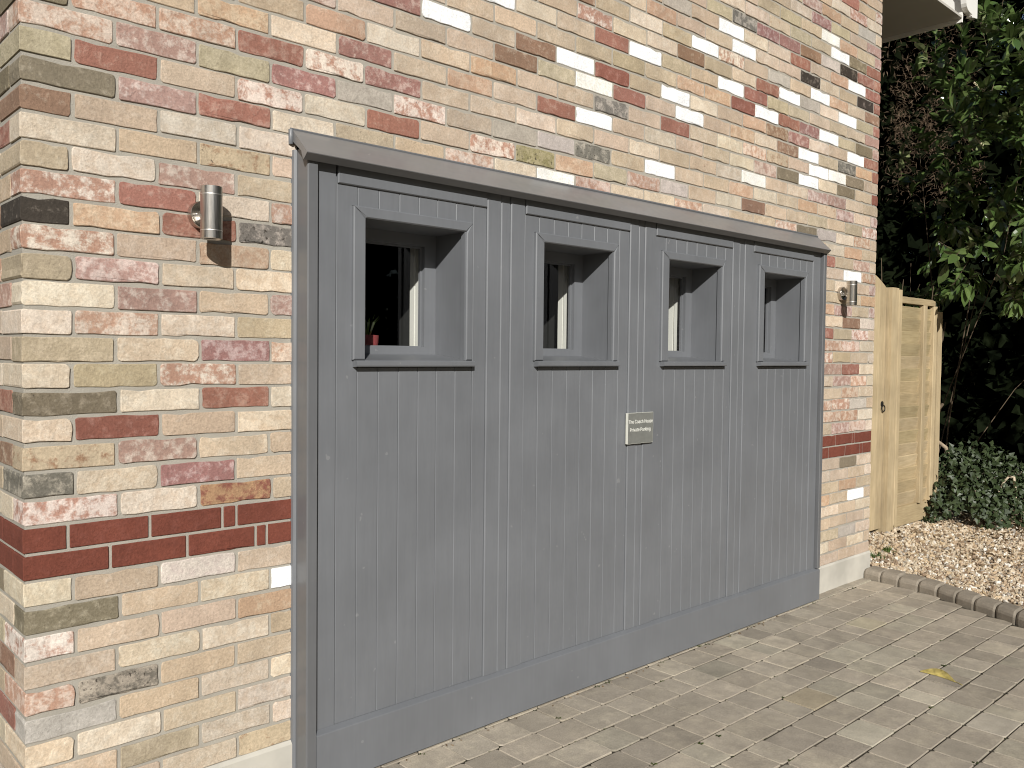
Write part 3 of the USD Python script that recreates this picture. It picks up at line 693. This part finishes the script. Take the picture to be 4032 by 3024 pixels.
# ------------------------------------------------------------------ gate and fence
FY = .45
gate = thing('timber_gate', (5.9, FY, GZ), 'tall pale timber gate with an arched top and black ring latch', 'gate'); go = (5.9, FY, GZ)
def arch(x): return 1.335 - .30 * max(0, (x - 5.62) / .72) ** 2.6 * .46 if x > 5.62 else 1.335 - .30 * ((5.62 - x) / .72) ** 2.6 * .46
def arch(x): return 1.345 - .141 * (abs(x - 5.80) / .52) ** 2
xs = np.linspace(5.30, 6.32, 11)
for a, b in zip(xs[:-1], xs[1:]):
    a_, b_ = a + .0008, b - .0008
    top = [(b_, arch(b_)), ((a_ + b_) / 2, arch((a_ + b_) / 2)), (a_, arch(a_))]
    obj('gate_board', MB().prism([(a_, -.742), (b_, -.742)] + top, 1, FY - .009, FY + .010), M_WOODV, gate, off=go)
for z in (-.55, .25, 1.0): obj('ledge', MB().box(5.32, 6.30, FY + .011, FY + .045, z, z + .11), M_WOODH, gate, off=go)
lt = thing('ring_latch', (6.298, FY - .010, .262), parent=gate) if False else None
ring = trimesh.creation.torus(.026, .0045, 18, 8); v = np.array(ring.vertices)
mbr = MB().add(np.stack([v[:, 0] + 6.292, v[:, 2] * 1 + FY - .021, v[:, 1] + .232], 1), np.array(ring.faces)[:, ::-1]).lathe([(.024, 0), (.024, .004), (.012, .008), (.0005, .012)], 16, (6.288, FY - .0095, .268), axis=1)
obj('ring_latch', mbr, M_BLACKMETAL, gate, off=go, smooth=40)

fence = thing('lap_fence', (6.9, FY, GZ), 'short pale timber lap fence with upright battens right of the gate', 'fence'); fo = (6.9, FY, GZ)
obj('fence_post', MB().prism([(6.336, FY - .05), (6.462, FY - .05), (6.462, FY + .05), (6.336, FY + .05)], 2, GZ - .05, 1.207), M_WOODV, fence, off=fo)
obj('batten', chbox(6.466, 6.528, FY + .02, FY - .052, -.735, 1.196, .004), M_WOODV, fence, off=fo)
z = -.60; i = 0
while z < 1.07:
    r = random.Random(i); t0, t1 = r.uniform(-.004, .004), r.uniform(-.004, .004)
    zt = min(z + .122, 1.085)
    v = [(6.53, FY - .002, z + t0 - .018), (7.215, FY - .002, z + t1 - .018), (7.215, FY + .006, z + t1 - .018), (6.53, FY + .006, z + t0 - .018), (6.53, FY - .027, zt - .020 + t0), (7.215, FY - .027, zt - .020 + t1), (7.215, FY - .012, zt - .014 + t1), (6.53, FY - .012, zt - .014 + t0)]
    f = [(0, 1, 5, 4), (2, 3, 7, 6), (0, 3, 2, 1), (4, 5, 6, 7), (0, 4, 7, 3), (1, 2, 6, 5)]
    f = np.array(f); obj('slat', (np.array(v), np.vstack([f[:, [0, 1, 2]], f[:, [0, 2, 3]]])), M_SLATS[r.randrange(3)], fence, off=fo); z += .1045; i += 1
obj('gravel_board', MB().box(6.53, 7.30, FY - .026, FY + .004, -.765, -.605), M_WOODH, fence, off=fo)
obj('capping', MB().prism([(FY - .045, 1.094), (FY - .045, 1.135), (FY - .02, 1.150), (FY + .03, 1.145), (FY + .03, 1.094)], 0, 6.53, 7.225), M_WOODH, fence, off=fo)
obj('batten', chbox(6.978, 7.045, FY - .006, FY - .050, -.604, 1.092, .004), M_WOODV, fence, off=fo)
obj('batten', chbox(7.195, 7.262, FY - .006, FY - .050, -.604, 1.092, .004), M_WOODV, fence, off=fo)
obj('fence_post', MB().box(7.285, 7.378, FY - .05, FY + .05, GZ - .05, 1.05), M_WOODV, fence, off=fo)

# ------------------------------------------------------------------ planting
def leaf_mesh(L, w, fold=.25, bend=.25, n=4):
    v, f = [], []
    for i in range(n + 1):
        t_ = i / n; x = L * t_; ww = w * (math.sin(math.pi * min(1, t_ * .92 + .04)) ** .75) * (1 if t_ < 1 else .02); zc = -bend * L * (t_ - .2) ** 2
        v += [(x, -ww, zc + fold * ww), (x, 0, zc), (x, ww, zc + fold * ww)]
    for i in range(n):
        a = i * 3
        f += [(a, a + 3, a + 4), (a, a + 4, a + 1), (a + 1, a + 4, a + 5), (a + 1, a + 5, a + 2)]
    return np.array(v), np.array(f)

def laurel(name, base, label, sprays, stems, rg, box, big=1.0, pale=.06, bare=0):
    """A shrub: stems from the base, sprays of leaves at their ends; box = centre, half-size of the crown."""
    t = thing(name, base, label, 'shrub')
    base = np.array(base, float); c, hs = np.array(box[0]), np.array(box[1])
    tips = []
    for s in range(sprays):
        for _ in range(50):
            p = rg.uniform(-1, 1, 3)
            if (p ** 2).sum() < 1.15: break
        # sprays lie mostly in the outer shell
        if rg.random() < .6: p = p / max(.3, np.linalg.norm(p)) * rg.uniform(.72, 1.05)
        q = c + p * hs; k = 0
        while bare and k < 40:        # the visible laurel is bare on its house side and underneath
            if q[2] > 1.05 + .25 * math.sin(3 * q[1]) and q[0] - 1.2 * q[1] > 7.0 + .25 * math.sin(4 * q[2]): break
            q = c + rg.uniform(-1, 1, 3) * hs; k += 1
        tips.append(q)
    for s in range(stems):
        tip = tips[s % len(tips)]; b0 = base + [rg.normal() * .12, rg.normal() * .12, -.05]
        mid = b0 + (tip - b0) * .5 + [rg.normal() * .12, rg.normal() * .12, .1]; r0 = rg.uniform(.005, .009)
        obj('stem', MB().tube([b0 - base, b0 + (mid - b0) * .5 - base, mid - base, tip - base], [r0, r0 * .85, r0 * .7, r0 * .3], 6), M_BARK, t, smooth=True)
    for s in range(bare):
        b0 = np.array([rg.uniform(-.75, .5), rg.uniform(-.25, .65), 0.0]); h = rg.uniform(1.5, 2.6); r0 = rg.uniform(.006, .012); ln = rg.normal(size=2) * .16
        obj('stem', MB().tube([b0, b0 + [ln[0] * .3, ln[1] * .3, h * .4], b0 + [ln[0], ln[1], h]], [r0, r0 * .8, r0 * .5], 6), M_BARK, t, smooth=True)
    P_, X_, Z_, S_, I_ = [], [], [], [], []
    twig = MB()
    for tip in tips:
        out = tip - c; out = out / (np.linalg.norm(out) + 1e-6); ax = out + rg.normal(size=3) * .45 + [-.15, -.15, .15]; ax /= np.linalg.norm(ax)
        L = rg.uniform(.14, .34); st = tip - ax * L
        twig.tube([st - base, (st + tip) / 2 - base, tip - base], [.004, .0032, .0018], 4)
        nl = rg.integers(8, 14); isp = rg.random() < pale
        for k in range(nl):
            f_ = (k + rg.uniform(0, .6)) / nl; pos = st + ax * L * (.1 + .9 * f_)
            side_ = np.cross(ax, rg.normal(size=3)); side_ /= np.linalg.norm(side_)
            d = side_ * (1.1 - .6 * f_) + ax * (.45 + .6 * f_) + [0, 0, -.12]
            up = np.array([0, 0, 1.0]) + rg.normal(size=3) * .45 + out * .4
            P_.append(pos - base); X_.append(d); Z_.append(up); s_ = rg.uniform(.7, 1.15) * big; S_.append((s_, s_ * rg.uniform(.8, 1.1), s_)); I_.append((3 if isp else rg.integers(0, 3)))
    obj('twigs', twig, M_BARK, t, kind='stuff')
    protos = [('leaf', leaf_mesh(.125, .026, .25, .3), M_LAUREL), ('leaf', leaf_mesh(.11, .025, .12, .6), M_LAUREL), ('leaf', leaf_mesh(.14, .028, .35, .1), M_LAUREL), ('leaf', leaf_mesh(.12, .026, .25, .4), M_LAUREL2)]
    instancer('foliage', t, protos, P_, quat_frames(np.array(X_), np.array(Z_)), S_, I_)
    return t, tips

l1, tips1 = laurel('laurel_shrub', (8.1, .9, -.80), 'tall glossy laurel with cream flower spikes behind the timber fence', 230, 4, np.random.default_rng(11), ((8.25, .40, 2.75), (1.35, 1.0, 1.9)), 1.25, .06, 14)
l2, tips2 = laurel('laurel_shrub', (8.6, -.75, -.80), 'glossy laurel overhanging the gravel at the right edge of the bed', 230, 3, np.random.default_rng(12), ((7.55, -1.05, 2.35), (1.15, .95, 1.8)), 1.25)
l3, tips3 = laurel('laurel_shrub', (9.0, -2.9, -.80), 'dense laurel further along the right side of the driveway', 330, 8, np.random.default_rng(13), ((8.3, -2.9, 1.9), (1.25, 1.35, 2.3)))
# cream flower spikes
rgf = np.random.default_rng(21)
for (tt, tp, base) in ((l1, tips1, (8.1, .9, -.80)),):
    near = sorted(tp, key=lambda p: np.linalg.norm(p - CAM))[:60]
    for i in range(9):
        p = near[rgf.integers(0, len(near))] - np.array(base); d = np.array([rgf.normal() * .4, rgf.normal() * .4, 1.0]); d /= np.linalg.norm(d)
        mb = MB()
        for k in range(46):
            a_ = rgf.uniform(0, 6.28); h = rgf.uniform(0, .10); u = np.cross(d, [1, 0, 0]); u /= np.linalg.norm(u); w_ = np.cross(d, u); rr = .011 * (1 - h / .16)
            m = trimesh.creation.icosphere(0, rgf.uniform(.0035, .0055)); mb.add(np.array(m.vertices) + p + d * h + rr * (math.cos(a_) * u + math.sin(a_) * w_), m.faces)
        obj('flower_spike', mb, M_PETAL, tt)

def hedge(name, label, c, hs, n, matl, rg, L=.07, w=.013, cat='hedge', trunks=6):
    c, hs = np.array(c, float), np.array(hs, float); base = np.array([c[0], c[1], -.80])
    t = thing(name, base, label, cat)
    p = rg.uniform(-1, 1, (n, 3)); 
    # clumped, uneven outline
    cl = rg.uniform(-1, 1, (max(20, n // 160), 3)); m_ = rg.random(n) < .55; p = np.where(m_[:, None], cl[rg.integers(0, len(cl), n)] + rg.normal(size=(n, 3)) * .10, p)
    pos = c + p * hs
    pos[:, 2] = np.maximum(pos[:, 2], -.75)
    X = rg.normal(size=(n, 3)); Z = rg.normal(size=(n, 3)) + [0, 0, .6]
    s = rg.uniform(.7, 1.4, n)
    for k in range(trunks):
        b = np.array([rg.uniform(-.8, .8) * hs[0], rg.uniform(-.6, .6) * hs[1], -.05]); tp = b + [rg.normal() * .2, rg.normal() * .2, hs[2] * 1.5]
        obj('trunk', MB().tube([b, (b + tp) / 2 + rg.normal(size=3) * .08, tp], [.035, .028, .012], 7), M_BARK, t, smooth=True)
    instancer('foliage', t, [('leaf', leaf_mesh(L, w, .2, .2, 2), matl), ('leaf', leaf_mesh(L * .8, w * 1.2, .4, .4, 2), matl)], pos - base, quat_frames(X, Z), np.stack([s, s, s], 1), rg.integers(0, 2, n))
    return t
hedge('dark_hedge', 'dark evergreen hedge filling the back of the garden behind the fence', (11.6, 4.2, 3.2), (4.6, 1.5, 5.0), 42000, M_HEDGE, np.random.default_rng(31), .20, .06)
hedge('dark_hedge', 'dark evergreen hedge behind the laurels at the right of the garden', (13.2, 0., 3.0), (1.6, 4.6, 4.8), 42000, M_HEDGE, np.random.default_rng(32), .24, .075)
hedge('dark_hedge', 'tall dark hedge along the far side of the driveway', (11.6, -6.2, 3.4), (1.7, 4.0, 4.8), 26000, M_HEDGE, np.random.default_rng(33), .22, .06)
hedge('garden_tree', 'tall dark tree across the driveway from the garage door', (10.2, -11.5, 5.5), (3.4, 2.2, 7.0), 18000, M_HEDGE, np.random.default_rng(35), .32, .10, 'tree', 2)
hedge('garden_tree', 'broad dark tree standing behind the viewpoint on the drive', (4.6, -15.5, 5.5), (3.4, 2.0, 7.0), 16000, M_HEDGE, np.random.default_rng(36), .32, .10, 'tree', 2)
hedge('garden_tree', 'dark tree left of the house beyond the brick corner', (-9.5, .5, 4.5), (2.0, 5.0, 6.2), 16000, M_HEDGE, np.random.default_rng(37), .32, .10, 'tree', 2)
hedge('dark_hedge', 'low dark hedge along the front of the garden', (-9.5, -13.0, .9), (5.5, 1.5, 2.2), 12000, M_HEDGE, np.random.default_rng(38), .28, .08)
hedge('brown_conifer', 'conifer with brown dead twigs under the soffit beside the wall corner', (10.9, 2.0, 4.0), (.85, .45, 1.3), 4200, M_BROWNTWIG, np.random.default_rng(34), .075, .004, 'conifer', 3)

# bare stems in the shade under the shrubs
def stick(name, pts, r, m, label, cat, group=None):
    pts = np.array(pts, float); b = pts[0].copy(); o = obj(name, MB().tube(pts - b, r, 7), m, None, smooth=True)
    UsdGeom.Xformable(stage.GetPrimAtPath(o.GetPath())).AddTranslateOp().Set(Gf.Vec3d(*b)); tag(o, label, cat, group); return o

# ivy mound
rg = np.random.default_rng(41); n = 3600
ang, rad = rg.uniform(0, 6.28, n), np.sqrt(rg.uniform(0, 1, n)); rad *= 1 + .16 * np.sin(3 * ang + 1) + .1 * np.sin(7 * ang); px, py = 7.74 + .66 * rad * np.cos(ang), .22 + .52 * rad * np.sin(ang)
pz_ = -.78 + (.50 * np.sqrt(np.clip(1 - rad ** 2, 0, 1))) * rg.uniform(.35, 1.1, n) * (1 + .25 * np.sin(5 * px + 3 * py))
nrm = np.stack([np.cos(ang) * rad, np.sin(ang) * rad, .7 + 0 * ang], 1) + rg.normal(size=(n, 3)) * .5 + [-.4, -.3, 0]
iv = np.array([(0, 0, 0), (.012, -.024, .004), (.026, -.013, 0), (.048, 0, -.006), (.026, .013, 0), (.012, .024, .004)]); ivf = np.array([(0, 1, 2), (0, 2, 3), (0, 3, 4), (0, 4, 5)])
instancer('ivy', None, [('leaf', (iv, ivf), M_IVY), ('leaf', (iv * [1.2, 1.1, -1], ivf[:, ::-1]), M_IVY)], np.stack([px, py, pz_], 1), quat_frames(rg.normal(size=(n, 3)) + [0, 0, -.5], nrm), rg.uniform(.6, 1.25, (n, 1)) * np.ones(3), rg.integers(0, 2, n), 'dark green ivy mounded on the bed right of the fence end', 'ivy')
# dry leaf litter
rg = np.random.default_rng(42); n = 1150
lx = np.concatenate([rg.normal(7.7, .5, 800), rg.uniform(5.6, 8.5, 300), rg.uniform(.9, 4.2, 50)]); ly = np.concatenate([rg.normal(-.40, .28, 800), rg.uniform(-1.2, .35, 300), rg.uniform(-.115, -.094, 50)])
instancer('leaf_litter', None, [('leaf', leaf_mesh(.06, .014, .5, .9, 2), M_LITTER), ('leaf', leaf_mesh(.045, .012, -.5, .6, 2), M_LITTER)], np.stack([lx, ly, [bed_z(a, b) + .012 if a > 4.6 else GZ + .003 for a, b in zip(lx, ly)]], 1), quat_frames(np.column_stack([rg.normal(size=(n, 2)), rg.normal(size=n) * .2]), rg.normal(size=(n, 3)) * .4 + [0, 0, 1]), np.where(lx > 4.6, 1.0, .28)[:, None] * rg.uniform(.7, 1.5, (n, 1)) * np.ones(3), rg.integers(0, 2, n), 'dry brown leaf litter scattered on the gravel below the shrubs', 'leaf litter')
stick('bent_stick', [(7.62, -.02, -.52), (7.60, -.06, -.43), (7.61, -.10, -.375), (7.635, -.13, -.38), (7.64, -.14, -.47), (7.645, -.15, -.56)], [.008, .010, .011, .012, .011, .007], M_PALEBARK, 'bleached hooked stick resting on the ivy', 'stick')
stick('dead_branch', [(7.75, .75, .02), (7.80, .66, -.10), (7.86, .60, -.14), (7.93, .55, -.20), (7.97, .52, -.32), (7.96, .52, -.42)], [.010, .016, .018, .020, .020, .014], simple('weathered_branch_look', (.30, .235, .165), .85, 25, .35, .6, 50, .2), 'gnarled weathered dead branch above the ivy right of the fence', 'branch')
stick('cut_branch', [(7.50, .52, .10), (7.62, .52, .16), (7.70, .50, .22)], [.016, .018, .015], M_BARK, 'short brown cut branch lying against the end post of the fence', 'branch')
# moss tufts in joints and by the wall
rg = np.random.default_rng(43)
tuft = MB()
for k in range(22):
    a_ = rg.uniform(0, 6.28); h = rg.uniform(.4, 1); d = np.array([math.cos(a_), math.sin(a_), 0]); q = np.array([-math.sin(a_), math.cos(a_), 0]) * .12
    tuft.add([d * .1 - q, d * .1 + q, d * .6 * rg.uniform(.5, 1) + [0, 0, h * .7], d * 1.0 * rg.uniform(.5, 1.1) + [0, 0, h * .6]], [(0, 1, 2), (0, 2, 3)])
mp_, ms_ = [], []
for rowi in range(-7, 5):
    yj = -1.184 - .157 * rowi
    for k in range(26):
        x = rg.uniform(.9, 4.9)
        if x < kerb_x(yj) - .02: mp_.append((x, yj + rg.normal() * .003, GZ - .004)); s = rg.uniform(.003, .0075) if rg.random() < .93 else rg.uniform(.010, .017); ms_.append((s, s, s * .8))
for x in (1.28, 1.42, 1.95, 2.25, 2.32, 2.72, 2.75, 3.1, 3.3, 3.62): mp_.append((x, -.098, GZ - .003)); s = rg.uniform(.006, .016); ms_.append((s, s, s * .8))
for u, v in ((2830, 2900), (2200, 2830), (2760, 2930)): g = ground_at(u, v); mp_.append((g[0], g[1], GZ)); ms_.append((.014, .014, .010))
n = len(mp_)
instancer('joint_moss', None, [('tuft', tuft.get(), M_MOSS)], mp_, np.column_stack([np.ones(n), np.zeros((n, 3))]), ms_, np.zeros(n, int), 'tiny dark moss tufts growing in the joints of the paving', 'moss')
for i, (x, y) in enumerate(((5.52, .10), (5.75, .13))):
    t = thing('grass_tuft', (x, y, bed_z(x, y)), ('left' if i == 0 else 'right') + ' one of two small green weed tufts on the gravel by the house corner', 'weed')
    mb = MB()
    for k in range(70):
        a_ = rg.uniform(0, 6.28); rr = rg.uniform(0, .05); b = np.array([rr * math.cos(a_), rr * math.sin(a_), -.005]); e = b + [rg.normal() * .02, rg.normal() * .02, rg.uniform(.02, .05)]; q = rg.normal(size=3) * .004
        mb.add([b - q, b + q, e], [(0, 1, 2)])
    obj('blades', mb, leafmat(f'weed_look_{i}', (.06, .10, .02), (.12, .17, .04), .6, .3), t, kind='stuff')
# fallen yellow leaf on the paving
lv = []; lf = []
A, B_ = np.array([3.535, -.985]), np.array([3.518, -1.152]); N = 10
for i in range(N + 1):
    t_ = i / N; p = A + (B_ - A) * t_ + np.array([.045, 0]) * math.sin(math.pi * t_) * .5; wd = .015 * math.sin(math.pi * min(1, .06 + t_ * .9)) ** .8; zz = .004 + .014 * math.sin(math.pi * t_)
    lv += [(p[0] - wd * .9, p[1], GZ + .003), (p[0], p[1], GZ + zz * .7 + .002), (p[0] + wd * .8, p[1] + .004, GZ + zz + .012 * math.sin(math.pi * t_))]
for i in range(N):
    a = i * 3; lf += [(a, a + 3, a + 4), (a, a + 4, a + 1), (a + 1, a + 4, a + 5), (a + 1, a + 5, a + 2)]
base = np.array([3.53, -1.07, GZ]); fl = thing('fallen_leaf', base, 'single curled yellow leaf lying on the paving', 'leaf')
obj('blade', (np.array(lv) - base, np.array(lf)), M_YLEAF, fl, smooth=True)
obj('stalk', MB().tube([(B_[0] - base[0], B_[1] - base[1], .006), (B_[0] - base[0] - .012, B_[1] - base[1] - .03, .003)], .0016, 5), M_YLEAF, fl)
